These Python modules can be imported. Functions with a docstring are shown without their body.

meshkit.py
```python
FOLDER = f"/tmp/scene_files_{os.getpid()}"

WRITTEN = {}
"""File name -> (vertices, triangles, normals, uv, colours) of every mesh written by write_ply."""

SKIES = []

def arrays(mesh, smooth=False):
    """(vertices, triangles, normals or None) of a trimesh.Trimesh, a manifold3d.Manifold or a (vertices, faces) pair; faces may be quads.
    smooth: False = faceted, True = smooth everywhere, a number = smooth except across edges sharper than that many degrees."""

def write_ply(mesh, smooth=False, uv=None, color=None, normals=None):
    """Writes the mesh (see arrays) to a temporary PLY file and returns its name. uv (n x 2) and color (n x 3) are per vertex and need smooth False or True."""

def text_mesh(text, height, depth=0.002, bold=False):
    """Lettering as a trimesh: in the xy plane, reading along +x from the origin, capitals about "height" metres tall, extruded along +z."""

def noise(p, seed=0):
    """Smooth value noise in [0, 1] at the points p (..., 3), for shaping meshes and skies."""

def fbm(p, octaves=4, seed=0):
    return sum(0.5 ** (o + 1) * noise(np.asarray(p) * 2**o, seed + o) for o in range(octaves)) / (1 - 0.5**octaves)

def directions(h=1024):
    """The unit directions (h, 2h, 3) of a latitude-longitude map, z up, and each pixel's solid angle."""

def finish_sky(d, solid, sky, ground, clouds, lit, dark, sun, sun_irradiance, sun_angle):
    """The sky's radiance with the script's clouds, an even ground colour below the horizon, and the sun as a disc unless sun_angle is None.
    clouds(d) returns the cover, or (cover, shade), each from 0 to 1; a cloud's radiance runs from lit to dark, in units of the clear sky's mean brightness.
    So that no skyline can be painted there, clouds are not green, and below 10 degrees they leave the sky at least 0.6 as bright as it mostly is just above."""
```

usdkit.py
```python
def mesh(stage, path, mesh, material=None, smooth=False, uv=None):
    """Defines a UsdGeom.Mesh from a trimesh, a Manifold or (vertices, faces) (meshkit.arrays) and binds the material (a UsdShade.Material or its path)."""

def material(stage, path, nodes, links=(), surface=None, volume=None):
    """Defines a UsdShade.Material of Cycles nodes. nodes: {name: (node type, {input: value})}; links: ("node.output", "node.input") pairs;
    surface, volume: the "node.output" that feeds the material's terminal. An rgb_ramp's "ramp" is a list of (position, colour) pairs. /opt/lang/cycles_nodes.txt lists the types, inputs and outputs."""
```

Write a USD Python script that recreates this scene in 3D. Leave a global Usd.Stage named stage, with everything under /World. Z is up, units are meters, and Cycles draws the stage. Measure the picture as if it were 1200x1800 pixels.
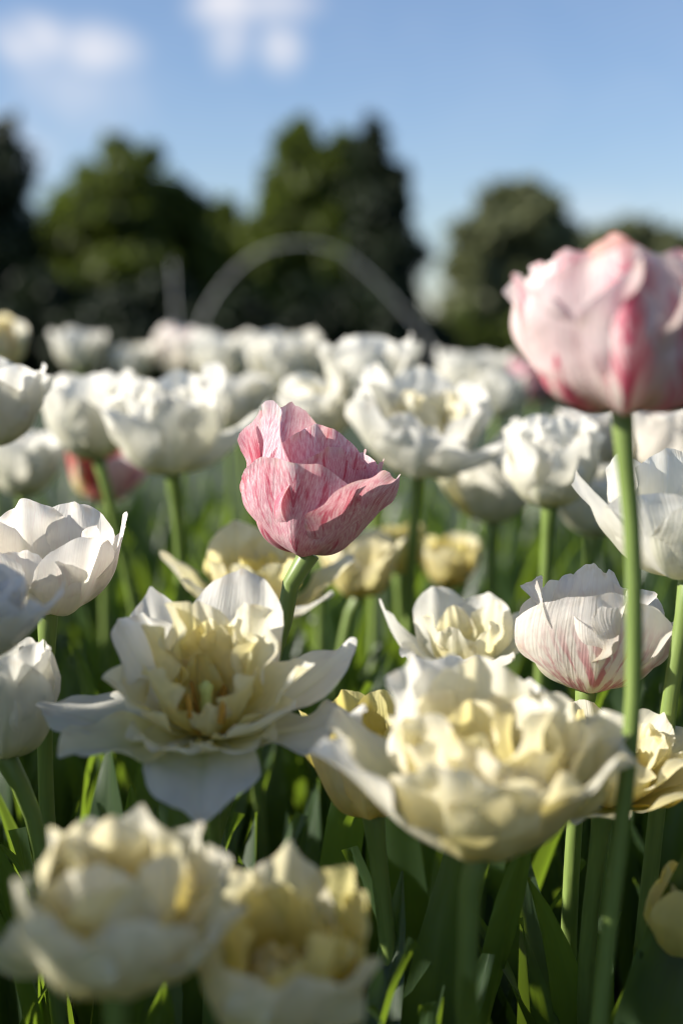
import math, random
import numpy as np, trimesh, usdkit, meshkit
from pxr import Usd, UsdGeom, UsdLux, UsdShade, Gf, Sdf

stage = Usd.Stage.CreateInMemory()
UsdGeom.SetStageUpAxis(stage, 'Z'); UsdGeom.SetStageMetersPerUnit(stage, 1.0)
world = UsdGeom.Xform.Define(stage, '/World'); stage.SetDefaultPrim(world.GetPrim())
UsdGeom.Scope.Define(stage, '/World/Looks')

# ------------------------------------------------------------------ camera
CAM_H, FOC, APW = 0.445, 50.0, 24.0
FPX = FOC / APW * 1200.0
HORIZON = 590.0
PITCH = math.atan((900 - HORIZON) / FPX)
cam = UsdGeom.Camera.Define(stage, '/World/camera')
cam.CreateFocalLengthAttr(FOC); cam.CreateHorizontalApertureAttr(APW); cam.CreateVerticalApertureAttr(36.0)
cam.CreateClippingRangeAttr((0.02, 3000.0))
cam.CreateFStopAttr(4.6); cam.CreateFocusDistanceAttr(0.555)
cam.CreateExposureAttr(1.0)
cam.AddTranslateOp().Set((0, 0, CAM_H)); cam.AddRotateXOp().Set(90 - math.degrees(PITCH))

# ------------------------------------------------------------------ sky and sun
SUN_AZ, SUN_EL = math.radians(-97.0), math.radians(25.0)       # azimuth from +y towards +x: the sun stands to the left
sun_dir = np.array([math.sin(SUN_AZ) * math.cos(SUN_EL), math.cos(SUN_AZ) * math.cos(SUN_EL), math.sin(SUN_EL)])
SKY_STRENGTH, SUN_INT = 0.072, 1.25
def dirpx(px, py):
    v = np.array([(px - 600) / FPX, 1.0, (900 - py) / FPX])
    c, s = math.cos(PITCH), math.sin(PITCH)
    v = np.array([v[0], c * v[1] + s * v[2], -s * v[1] + c * v[2]])
    return v / np.linalg.norm(v)
def P(px, py, y):
    """The point at world distance y ahead that the pixel (of 1200 x 1800) looks at."""
    v = dirpx(px, py)
    return np.array([0, 0, CAM_H]) + v * (y / v[1])

nodes = {
    'sky': ('sky_texture', {'sky_type': 'single_scattering', 'sun_disc': False, 'sun_elevation': SUN_EL, 'sun_rotation': SUN_AZ,
                            'altitude': 100.0, 'air_density': 1.0, 'aerosol_density': 0.25, 'ozone_density': 4.0}),
    'tc': ('texture_coordinate', {}), 'tint': ('mix_color', {'blend_type': 'multiply', 'fac': 1.0, 'b': (1.06, 1.0, 1.04)}),
    'bg': ('background_shader', {'strength': SKY_STRENGTH}),
    'nz': ('noise_texture', {'scale': 16.0, 'detail': 6.0, 'roughness': 0.6, 'distortion': .6}),
    'cloudcol': ('mix_color', {'fac': 1.0, 'a': (7.0, 6.8, 6.95), 'b': (7.0, 6.8, 6.95)}),
    'mixc': ('mix_color', {'blend_type': 'mix'}),
}
links = [('tc.generated', 'nz.vector'), ('sky.color', 'tint.a'), ('tint.result', 'mixc.a'), ('cloudcol.result', 'mixc.b'), ('mixc.result', 'bg.color')]
prev = None
clouds = [((60, 75), 0.028, 0.019, .95), ((165, 85), 0.034, 0.018, .7), ((85, 135), 0.03, 0.022, .4), ((30, 62), .02, .016, .6),
          ((395, 8), 0.026, 0.016, .95), ((400, 62), .017, .024, .7), ((494, 82), .017, .018, .7), ((490, 4), .03, .015, .7), ((40, 260), .035, .025, .45), ((150, 180), .05, .035, .3), ((1060, 380), .09, .022, .22)]
for i, ((cx, cy), rx, rz, amt) in enumerate(clouds):
    d = dirpx(cx, cy)
    # the sky's direction, less the cloud's direction, squeezed
    nodes[f's{i}'] = ('vector_math', {'math_type': 'subtract', 'vector2': tuple(d)})
    nodes[f'm{i}'] = ('vector_math', {'math_type': 'multiply', 'vector2': (1 / rx, 1 / rx, 1 / rz)})
    nodes[f'l{i}'] = ('vector_math', {'math_type': 'length'})
    nodes[f'r{i}'] = ('map_range', {'range_type': 'smoothstep', 'from_min': 0.0, 'from_max': 1.5, 'to_min': amt, 'to_max': 0.0, 'clamp': True})
    links += [('tc.generated', f's{i}.vector1'), (f's{i}.vector', f'm{i}.vector1'), (f'm{i}.vector', f'l{i}.vector1'), (f'l{i}.value', f'r{i}.value')]
    if prev:
        nodes[f'a{i}'] = ('math', {'math_type': 'smoothmax', 'value3': 0.1})
        links += [(prev, f'a{i}.value1'), (f'r{i}.result', f'a{i}.value2')]
        prev = f'a{i}.value'
    else:
        prev = f'r{i}.result'
nodes['nr'] = ('map_range', {'from_min': 0.30, 'from_max': 0.66, 'to_min': 0.28, 'to_max': 1.15, 'clamp': True})
nodes['fm'] = ('math', {'math_type': 'multiply', 'use_clamp': True})
links += [('nz.fac', 'nr.value'), ('nr.result', 'fm.value1'), (prev, 'fm.value2'), ('fm.value', 'mixc.fac')]
skymat = usdkit.material(stage, '/World/Looks/sky_material', nodes, links, surface='bg.background')
dome = UsdLux.DomeLight.Define(stage, '/World/sky')
UsdShade.MaterialBindingAPI.Apply(dome.GetPrim()).Bind(skymat)
sun = UsdLux.DistantLight.Define(stage, '/World/sun')
sun.CreateIntensityAttr(SUN_INT); sun.CreateAngleAttr(0.53); sun.CreateNormalizeAttr(True); sun.CreateColorAttr((1.0, 0.935, 0.84))
z = Gf.Vec3d(*sun_dir)
sun.AddTransformOp().Set(Gf.Matrix4d().SetRotate(Gf.Rotation(Gf.Vec3d(0, 0, 1), z)))

# ------------------------------------------------------------------ helpers
used = {}
def numbered(path):
    n = used.get(path, 0); used[path] = n + 1
    return path if n == 0 else f'{path}_{n:03d}'
def tag(p, label=None, cat=None, group=None, kind=None):
    p = p.GetPrim() if hasattr(p, 'GetPrim') else p
    for k, v in (('label', label), ('category', cat), ('group', group), ('kind', kind)):
        if v: p.SetCustomDataByKey(k, v)
    return p
def thing(name, label, cat, loc=(0, 0, 0), group=None):
    x = UsdGeom.Xform.Define(stage, numbered('/World/' + name)); x.AddTranslateOp().Set(tuple(map(float, loc)))
    tag(x, label, cat, group)
    return x
def obj(name, mesh, mat, parent=None, smooth=True, uv=None):
    base = str(parent.GetPath()) if parent is not None else '/World'
    return usdkit.mesh(stage, numbered(base + '/' + name), mesh, mat, smooth=smooth, uv=uv)
def grid_faces(nv, nu, off=0):
    a = (np.arange(nv - 1)[:, None] * nu + np.arange(nu - 1)[None, :]).ravel() + off
    return np.stack([a, a + 1, a + nu + 1, a + nu], 1)
def sm(x, a, b):
    t = np.clip((x - a) / (b - a), 0, 1); return t * t * (3 - 2 * t)

# ------------------------------------------------------------------ materials
def mat(name, nodes, links, surface): return usdkit.material(stage, '/World/Looks/' + name, nodes, links, surface=surface)

def petal_material(name, stops, vein=(0.9, 0.88, 0.8), vein_amt=0.2, flame=None, transl=0.53, tr_tint=(1, 1, 1), rib=0.4, rough=0.5):
    """Petals: colour runs from base to edge; fine veins run lengthwise; flame = (colour, deep colour, mottled amount, feathered amount, deep threshold, only-near-the-midrib)."""
    n = {
        'uv': ('texture_coordinate', {}), 'sep': ('separate_xyz', {}),
        'fr': ('math', {'math_type': 'fraction'}), 'ce': ('math', {'math_type': 'subtract', 'value2': 0.5}), 'ab': ('math', {'math_type': 'absolute'}),
        'base': ('rgb_ramp', {'ramp': stops}),
        'vmap': ('mapping', {'mapping_type': 'point', 'scale': (46.0, 1.6, 1.0)}), 'vn': ('noise_texture', {'scale': 1.0, 'detail': 3.0}),
        'vr': ('map_range', {'from_min': 0.42, 'from_max': 0.68, 'to_min': 0.0, 'to_max': vein_amt, 'clamp': True}),
        'c1': ('mix_color', {'b': vein}), 'rib': ('map_range', {'from_min': 0.0, 'from_max': 0.07, 'to_min': rib, 'to_max': 0.0, 'clamp': True}), 'ribv': ('map_range', {'from_min': 0.15, 'from_max': 0.85, 'to_min': 1.0, 'to_max': 0.0, 'clamp': True}),
        'ribm': ('math', {'math_type': 'multiply'}), 'cr0': ('mix_color', {'b': (.60, .66, .30)}),
        'bn': ('noise_texture', {'scale': 1.0, 'detail': 2.0}), 'bmap': ('mapping', {'scale': (60.0, 2.0, 1.0)}),
        'bl': ('noise_texture', {'scale': 1.0, 'detail': 3.0}), 'blmap': ('mapping', {'scale': (5.0, 4.0, 1.0)}),
        'bsum': ('math', {'math_type': 'multiply_add', 'value2': 2.5}),
        'bump': ('bump', {'strength': 0.5, 'distance': 0.0008}),
        'tone': ('map_range', {'from_min': 0.3, 'from_max': 0.7, 'to_min': 0.93, 'to_max': 1.03}),
        'tonec': ('mix_color', {'blend_type': 'multiply', 'fac': 1.0}),
        'pb': ('principled_bsdf', {'roughness': rough, 'specular_ior_level': 0.35, 'sheen_weight': 0.15, 'sheen_roughness': 0.4}),
        'trc': ('mix_color', {'blend_type': 'multiply', 'fac': 1.0, 'b': tr_tint}),
        'tr': ('translucent_bsdf', {}), 'mx': ('mix_closure', {'fac': transl}),
    }
    l = [('uv.UV', 'sep.vector'), ('sep.x', 'fr.value1'), ('fr.value', 'ce.value1'), ('ce.value', 'ab.value1'), ('sep.y', 'base.fac'),
         ('uv.UV', 'vmap.vector'), ('vmap.vector', 'vn.vector'), ('vn.fac', 'vr.value'), ('vr.result', 'c1.fac'), ('base.color', 'c1.a'),
         ('uv.UV', 'bmap.vector'), ('bmap.vector', 'bn.vector'), ('uv.UV', 'blmap.vector'), ('blmap.vector', 'bl.vector'),
         ('bl.fac', 'bsum.value1'), ('bn.fac', 'bsum.value3'), ('bsum.value', 'bump.height'),
         ('bl.fac', 'tone.value')]
    l += [('ab.value', 'rib.value'), ('sep.y', 'ribv.value'), ('rib.result', 'ribm.value1'), ('ribv.result', 'ribm.value2'), ('ribm.value', 'cr0.fac'), ('c1.result', 'cr0.a')]
    col = 'cr0.result'
    if flame:
        c_mott, c_deep, mott, feath, thr, centre, reach = flame
        n |= {
            'ax': ('math', {'math_type': 'multiply_add', 'value2': -0.28}),      # across, drifting outwards up the petal
            'rawx': ('math', {'math_type': 'floor'}), 'axo': ('math', {'math_type': 'add'}),
            'fv': ('combine_xyz', {'z': 0.0}),
            'fmap1': ('mapping', {'scale': (95.0, 13.0, 1.0)}), 'fn1': ('noise_texture', {'scale': 1.0, 'detail': 4.0, 'roughness': 0.65}),
            'fmap2': ('mapping', {'scale': (20.0, 2.2, 1.0)}), 'fn2': ('noise_texture', {'scale': 1.0, 'detail': 5.0, 'roughness': 0.68}),
            'fmap3': ('mapping', {'scale': (4.0, 2.5, 1.0)}), 'fn3': ('noise_texture', {'scale': 1.0, 'detail': 2.0}),
            'm1': ('map_range', {'from_min': 0.40, 'from_max': 0.58, 'to_min': 0.0, 'to_max': mott, 'clamp': True}),
            'm2a': ('math', {'math_type': 'multiply_add', 'value2': 0.45}),
            'm2': ('map_range', {'from_min': thr, 'from_max': thr + 0.10, 'to_min': 0.0, 'to_max': feath, 'clamp': True}),
            'cen': ('map_range', {'from_min': centre[0], 'from_max': centre[1], 'to_min': 1.0, 'to_max': centre[2], 'clamp': True}),
            'rch': ('map_range', {'from_min': reach[0], 'from_max': reach[1], 'to_min': 1.0, 'to_max': reach[2], 'clamp': True}),
            'cr': ('math', {'math_type': 'multiply'}), 'm2c': ('math', {'math_type': 'multiply'}), 'm1c': ('math', {'math_type': 'multiply'}),
            'd1': ('mix_color', {'b': c_mott}), 'd2': ('mix_color', {'b': c_deep}),
        }
        l += [('sep.y', 'ax.value1'), ('ab.value', 'ax.value3'), ('sep.x', 'rawx.value1'), ('ax.value', 'axo.value1'), ('rawx.value', 'axo.value2'),
              ('axo.value', 'fv.x'), ('sep.y', 'fv.y')]
        for k in '123':
            l += [('fv.vector', f'fmap{k}.vector'), (f'fmap{k}.vector', f'fn{k}.vector')]
        l += [('fn1.fac', 'm1.value'), ('fn3.fac', 'm2a.value1'), ('fn2.fac', 'm2a.value3'), ('m2a.value', 'm2.value'),
              ('ab.value', 'cen.value'), ('sep.y', 'rch.value'), ('cen.result', 'cr.value1'), ('rch.result', 'cr.value2'),
              ('m2.result', 'm2c.value1'), ('cr.value', 'm2c.value2'), ('m1.result', 'm1c.value1'), ('rch.result', 'm1c.value2'),
              (col, 'd1.a'), ('m1c.value', 'd1.fac'), ('d1.result', 'd2.a'), ('m2c.value', 'd2.fac')]
        col = 'd2.result'
    n |= {'e1': ('map_range', {'from_min': .42, 'from_max': .49, 'to_min': 0.0, 'to_max': 1.0, 'clamp': True}), 'e2': ('map_range', {'from_min': .90, 'from_max': 1.0, 'to_min': 0.0, 'to_max': 1.0, 'clamp': True}),
          'e3': ('math', {'math_type': 'maximum'}), 'emap': ('mapping', {'scale': (9.0, 9.0, 1.0)}), 'en': ('noise_texture', {'scale': 1.0, 'detail': 4.0}), 'er': ('map_range', {'from_min': .50, 'from_max': .68, 'to_min': 0.0, 'to_max': .5, 'clamp': True}),
          'em': ('math', {'math_type': 'multiply'}), 'ec': ('mix_color', {'b': (.62, .48, .28)})}
    l += [('ab.value', 'e1.value'), ('sep.y', 'e2.value'), ('e1.result', 'e3.value1'), ('e2.result', 'e3.value2'), ('uv.UV', 'emap.vector'), ('emap.vector', 'en.vector'), ('en.fac', 'er.value'),
          ('e3.value', 'em.value1'), ('er.result', 'em.value2'), ('em.value', 'ec.fac'), (col, 'ec.a')]
    col = 'ec.result'
    l += [(col, 'tonec.a'), ('tone.result', 'tonec.b'), ('tonec.result', 'pb.base_color'), ('bump.normal', 'pb.normal'), ('tonec.result', 'trc.a'), ('trc.result', 'tr.color'),
          ('pb.BSDF', 'mx.closure1'), ('tr.BSDF', 'mx.closure2')]
    return mat(name, n, l, 'mx.closure')

W_EDGE = (.86, .85, .80)
M = {}
M['white'] = petal_material('white_petal', [(0, (.66, .66, .26)), (.10, (.80, .78, .50)), (.35, (.86, .84, .72)), (1, W_EDGE)], vein=(.74, .74, .62))
M['cream'] = petal_material('cream_petal', [(0, (.80, .66, .13)), (.2, (.86, .77, .26)), (.45, (.88, .83, .48)), (.72, (.87, .84, .64)), (1, (.88, .86, .77))], vein=(.80, .72, .34), tr_tint=(1, .95, .74))
M['inner'] = petal_material('inner_petal', [(0, (.78, .50, .05)), (.18, (.86, .73, .17)), (.5, (.88, .82, .42)), (1, (.88, .85, .66))], vein=(.82, .70, .22), tr_tint=(1, .93, .62))
M['yellow'] = petal_material('yellow_petal', [(0, (.78, .60, .08)), (.3, (.86, .73, .18)), (.7, (.87, .79, .31)), (1, (.88, .82, .44))], vein=(.80, .68, .2), tr_tint=(1, .93, .6))
M['blush'] = petal_material('blush_petal', [(0, (.70, .66, .34)), (.2, (.84, .80, .62)), (.6, (.86, .83, .74)), (1, (.87, .85, .79))], vein=(.74, .66, .60),
                            flame=((.82, .72, .70), (.66, .36, .38), .15, .2, .80, (.1, .5, .5), (.9, 1., .6)))
M['pink'] = petal_material('pink_feathered_petal', [(0, (.78, .56, .48)), (.2, (.82, .62, .63)), (.7, (.84, .68, .71)), (1, (.87, .80, .80))], vein=(.84, .70, .73), vein_amt=.25,
                           flame=((.64, .20, .30), (.54, .045, .12), .72, .80, .75, (.15, .5, .75), (.90, 1., .45)), transl=.44, tr_tint=(1, .78, .77), rough=.55, rib=.1)
M['rose'] = petal_material('rose_striped_petal', [(0, (.78, .74, .36)), (.15, (.85, .76, .66)), (.5, (.88, .83, .80)), (1, (.88, .85, .83))], vein=(.86, .72, .72), vein_amt=.3,
                           flame=((.80, .50, .54), (.62, .08, .17), .14, .9, .625, (.03, .15, .10), (.86, 1., .5)), transl=.54, tr_tint=(1, .95, .93), rough=.45, rib=.1)
M['striped'] = petal_material('white_petal_with_red_feathering', [(0, (.74, .66, .30)), (.12, (.84, .79, .56)), (.4, (.85, .81, .72)), (1, (.85, .81, .74))], vein=(.80, .72, .62),
                              flame=((.82, .66, .62), (.52, .08, .14), .18, .75, .70, (.26, .5, .45), (.42, .80, .06)))
M['red'] = petal_material('salmon_petal', [(0, (.80, .62, .30)), (.2, (.72, .25, .22)), (.7, (.70, .22, .24)), (1, (.80, .50, .45))], vein=(.6, .12, .14), tr_tint=(1, .6, .5))

def green(name, c1, c2, tr, transl=0.3, rough=0.38, scale=(40., 1.5, 1.), spec=.5):
    return mat(name, {'uv': ('texture_coordinate', {}), 'mp': ('mapping', {'scale': scale}), 'n': ('noise_texture', {'scale': 1.0, 'detail': 4.0}),
                      'r': ('rgb_ramp', {'ramp': [(.3, c1), (.7, c2)]}), 'bump': ('bump', {'strength': .3, 'distance': .0006}),
                      'p': ('principled_bsdf', {'roughness': rough, 'specular_ior_level': spec}), 't': ('translucent_bsdf', {'color': tr}), 'm': ('mix_closure', {'fac': transl})},
               [('uv.UV', 'mp.vector'), ('mp.vector', 'n.vector'), ('n.fac', 'r.fac'), ('n.fac', 'bump.height'), ('bump.normal', 'p.normal'), ('r.color', 'p.base_color'), ('p.BSDF', 'm.closure1'), ('t.BSDF', 'm.closure2')], 'm.closure')
M['leaf'] = green('tulip_leaf', (.022, .042, .022), (.040, .066, .030), (.27, .41, .03), .34, .34)
M['stem'] = green('tulip_stem', (.15, .22, .055), (.22, .30, .08), (.28, .40, .08), .18, .42, (8., 3., 1.))
M['pistil'] = mat('pistil_green', {'p': ('principled_bsdf', {'base_color': (.55, .55, .15), 'roughness': .5})}, [], 'p.BSDF')
M['stamen'] = mat('stamen_ochre', {'p': ('principled_bsdf', {'base_color': (.50, .26, .035), 'roughness': .7})}, [], 'p.BSDF')

# ------------------------------------------------------------------ ground
def ground_material(name, c1, c2, sc):
    return mat(name, {'g': ('geometry', {}), 'n': ('noise_texture', {'scale': sc, 'detail': 6.0}), 'r': ('rgb_ramp', {'ramp': [(.3, c1), (.7, c2)]}),
                      'b': ('bump', {'strength': .6, 'distance': .02}), 'p': ('principled_bsdf', {'roughness': .9})},
               [('g.position', 'n.vector'), ('n.fac', 'r.fac'), ('n.fac', 'b.height'), ('b.normal', 'p.normal'), ('r.color', 'p.base_color')], 'p.BSDF')
M['soil'] = ground_material('soil', (.022, .016, .011), (.05, .036, .024), 30.)
M['lawn'] = ground_material('lawn', (.016, .030, .009), (.035, .058, .016), 12.)
g = trimesh.creation.box((1600, 1600, .2)); g.apply_translation((0, 700, -.1 - .004))
tag(obj('ground', g, M['lawn'], smooth=False), kind='structure')
xs, ys = np.linspace(-3, 3, 61), np.linspace(-.6, 2.15, 29)
X, Y = np.meshgrid(xs, ys)
edge = np.minimum(1, np.minimum(3 - abs(X), np.minimum(Y + .6, 2.15 - Y)) / .15)
Z = (meshkit.fbm(np.stack([X * 9, Y * 9, X * 0], -1), 3, 5) - .3) * .03 * edge - .003 + .0 * X
Z[(edge <= 0)] = -.02
tag(obj('soil_bed', (np.stack([X, Y, Z], -1).reshape(-1, 3), grid_faces(len(ys), len(xs))), M['soil']), kind='structure')

# ------------------------------------------------------------------ petals, stems, leaves
pcount = [0]
def spline(vals, t):
    vals = np.asarray(vals, float)
    k = np.linspace(0, 1, len(vals))
    if len(vals) < 3: return np.interp(t, k, vals)
    from scipy.interpolate import PchipInterpolator
    return PchipInterpolator(k, vals)(t)
def petal(phi, L, W, th, cup=.8, k=.42, p=2.4, point=.03, ripple=.03, curl=0.0, crease=.02, jag=.012, wmax=.60, wtop=.80, w0=.32, side=0.0, roll=0.0, r0=.05, z0=0.0, seed=0, lump=.03, nu=15, nv=17):
    """A petal in its flower's frame (axis +z, unit size), as vertices, quads and uv. th: angles from the axis along its length, degrees; cup: half angle across."""
    rng = np.random.default_rng(seed); k = k * .85; point = point * .5; ripple = ripple * 1.15
    u = np.linspace(-1, 1, nu)[None, :] * np.ones((nv, 1)); v = np.linspace(0, 1, nv)[:, None] * np.ones((1, nu))
    top = 1 - k * 1.05 * (1 - np.sqrt(1 - .965 * u ** 2)) + point * np.exp(-(u / .16) ** 2) - .5 * point
    q = rng.uniform(0, 50)
    top = top + jag * 2 * (meshkit.fbm(np.stack([u * 4 + q, u * 0, u * 0], -1), 4, seed) - .5) * 2
    top = top + side * u * .12
    t = v * top
    s = np.linspace(0, 1.25, 200); ang = np.radians(spline(th, np.clip(s, 0, 1)))
    ds = s[1] - s[0]
    r = np.concatenate([[0], np.cumsum(np.sin((ang[1:] + ang[:-1]) / 2)) * ds]); zz = np.concatenate([[0], np.cumsum(np.cos((ang[1:] + ang[:-1]) / 2)) * ds])
    R, Zz, A = np.interp(t, s, r), np.interp(t, s, zz), np.interp(t, s, ang)
    tt = np.clip(t, 0, 1)
    w = np.where(tt < wmax, w0 + (1 - w0) * np.sin(np.pi / 2 * np.clip(tt / wmax, 0, 1)) ** 1.15, 1 - (1 - wtop) * np.clip((tt - wmax) / (1 - wmax), 0, 1) ** 2)
    half = W / 2 * w / L
    psi = np.interp(tt, [0, .3, 1], [cup * 1.15, cup, cup * .5]) if np.ndim(cup) == 0 else spline(cup, tt)
    Rc = half / np.maximum(np.abs(psi), .02) * np.sign(psi)
    a = psi * u
    lat = Rc * np.sin(a); inn = Rc * (1 - np.cos(a))
    ph = rng.uniform(0, 6.28, 4); f = rng.uniform(1.6, 3.0, 2)
    e = np.abs(u) ** 2.2 * np.clip(tt * 1.6, 0, 1)
    inn = inn + ripple * e * np.where(u > 0, np.sin(6.28 * f[0] * t + ph[0]), np.sin(6.28 * f[1] * t + ph[1]))
    inn = inn + ripple * .8 * np.clip((tt - .6) / .4, 0, 1) ** 1.5 * (np.sin(5.2 * u + ph[2]) + .5 * np.sin(9.5 * u + ph[3]))
    inn = inn - curl * (np.clip((np.abs(u) - .45) / .55, 0, 1)) ** 2 * np.clip(tt * 1.4 - .2, 0, 1)
    inn = inn - crease * np.exp(-(u / .15) ** 2) * np.sin(np.pi * np.clip(tt, 0, 1)) + crease * .6 * np.exp(-((np.abs(u) - .35) / .2) ** 2) * tt
    nz = meshkit.fbm(np.stack([u * 1.3 + q, t * 2.2 + q, u * 0 + q], -1), 3, seed + 3) - .5
    inn = inn + lump * 2 * nz * np.clip(tt * 2, 0, 1)
    if roll:
        ca, sa = np.cos(roll * tt), np.sin(roll * tt); lat, inn = lat * ca - inn * sa, lat * sa + inn * ca
    rad = R - inn * np.cos(A) + r0 / L; hz = Zz + inn * np.sin(A) + z0
    c, s_ = math.cos(math.radians(phi)), math.sin(math.radians(phi))
    x = rad * c - lat * s_; y = rad * s_ + lat * c
    pts = np.stack([x, y, hz], -1) * L
    pcount[0] += 1
    uv = np.stack([(u * .49 + .5) + (pcount[0] % 97) * 3, np.clip(v * (0.35 * top + .65), 0, 1)], -1).reshape(-1, 2)
    return pts.reshape(-1, 3), grid_faces(nv, nu), uv

def frame(axis, rot=0):
    z = np.asarray(axis, float); z = z / np.linalg.norm(z)
    x = np.cross([0, 1, 0], z); x /= np.linalg.norm(x); y = np.cross(z, x)
    c, s = math.cos(math.radians(rot)), math.sin(math.radians(rot))
    return np.stack([x * c + y * s, -x * s + y * c, z], 1)

def tube(pts, rad, n=10, squash=1.0):
    pts = np.asarray(pts, float); m = len(pts)
    T = np.gradient(pts, axis=0); T /= np.linalg.norm(T, axis=1, keepdims=True)
    ref = np.array([1.0, 0, 0]) if abs(T[:, 0]).max() < .95 else np.array([0, 1.0, 0])
    N = np.cross(T, ref); N /= np.linalg.norm(N, axis=1, keepdims=True); B = np.cross(T, N)
    a = np.linspace(0, 2 * np.pi, n, endpoint=False)
    rad = np.broadcast_to(rad, (m,))
    v = pts[:, None] + rad[:, None, None] * (np.cos(a)[None, :, None] * N[:, None] + squash * np.sin(a)[None, :, None] * B[:, None])
    i = np.arange(m - 1)[:, None] * n; j = np.arange(n)[None, :]; k = (j + 1) % n
    f = np.stack([(i + j).ravel(), (i + k).ravel(), (i + n + k).ravel(), (i + n + j).ravel()], 1)
    f = np.vstack([f[:, [0, 2, 1]], f[:, [0, 3, 2]]])
    V = np.vstack([v.reshape(-1, 3), pts[:1], pts[-1:]])
    c0, c1 = m * n, m * n + 1; jj = np.arange(n); kk = (jj + 1) % n
    f = np.vstack([f, np.stack([np.full(n, c0), jj, kk], 1), np.stack([np.full(n, c1), (m - 1) * n + kk, (m - 1) * n + jj], 1)])
    uv = np.stack([np.concatenate([np.tile(a / 6.2832, m), [.5, .5]]), np.concatenate([np.repeat(np.linspace(0, 1, m), n) * 4, [0, 4]])], 1)
    return V, f, uv

def leaf(base, az, L, W, lean=(12, 25, 45), fold=.5, twist=0., nu=7, nv=16, seed=0, tipcurl=0):
    """A tulip leaf: a broad blade from its base, pointed, folded along the midrib, waving at the edges."""
    rng = np.random.default_rng(seed)
    v = np.linspace(0, 1, nv)[:, None] * np.ones((1, nu)); u = np.linspace(-1, 1, nu)[None, :] * np.ones((nv, 1))
    ang = np.radians(spline(lean, np.linspace(0, 1, nv)))
    ds = 1 / (nv - 1)
    r = np.concatenate([[0], np.cumsum(np.sin(ang[:-1])) * ds]); z = np.concatenate([[0], np.cumsum(np.cos(ang[:-1])) * ds])
    w = np.interp(v, [0, .12, .35, .6, .8, .93, 1], [.35, .6, .97, .9, .6, .26, .0]) * W / 2
    fa = fold * (1 - .5 * v)
    tw = twist * v
    lat = w * u * np.cos(fa); inn = np.abs(w * u) * np.sin(fa) + W * .10 * np.abs(u) ** 2 * np.sin(v * rng.uniform(7, 13) + u * 1.5 + rng.uniform(0, 6))
    lat, inn = lat * np.cos(tw) - inn * np.sin(tw), lat * np.sin(tw) + inn * np.cos(tw)
    A = ang[:, None]
    sway = W * .25 * np.sin(v * 3 + rng.uniform(0, 6)) * v
    rad = r[:, None] * L - inn * np.cos(A); hz = z[:, None] * L + inn * np.sin(A)
    c, s = math.cos(math.radians(az)), math.sin(math.radians(az))
    lat = lat + sway
    pts = np.stack([rad * c - lat * s, rad * s + lat * c, hz], -1).reshape(-1, 3) + np.asarray(base)
    uv = np.stack([u * .5 + .5 + seed % 89, v], -1).reshape(-1, 2)
    return pts, grid_faces(nv, nu), uv

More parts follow.
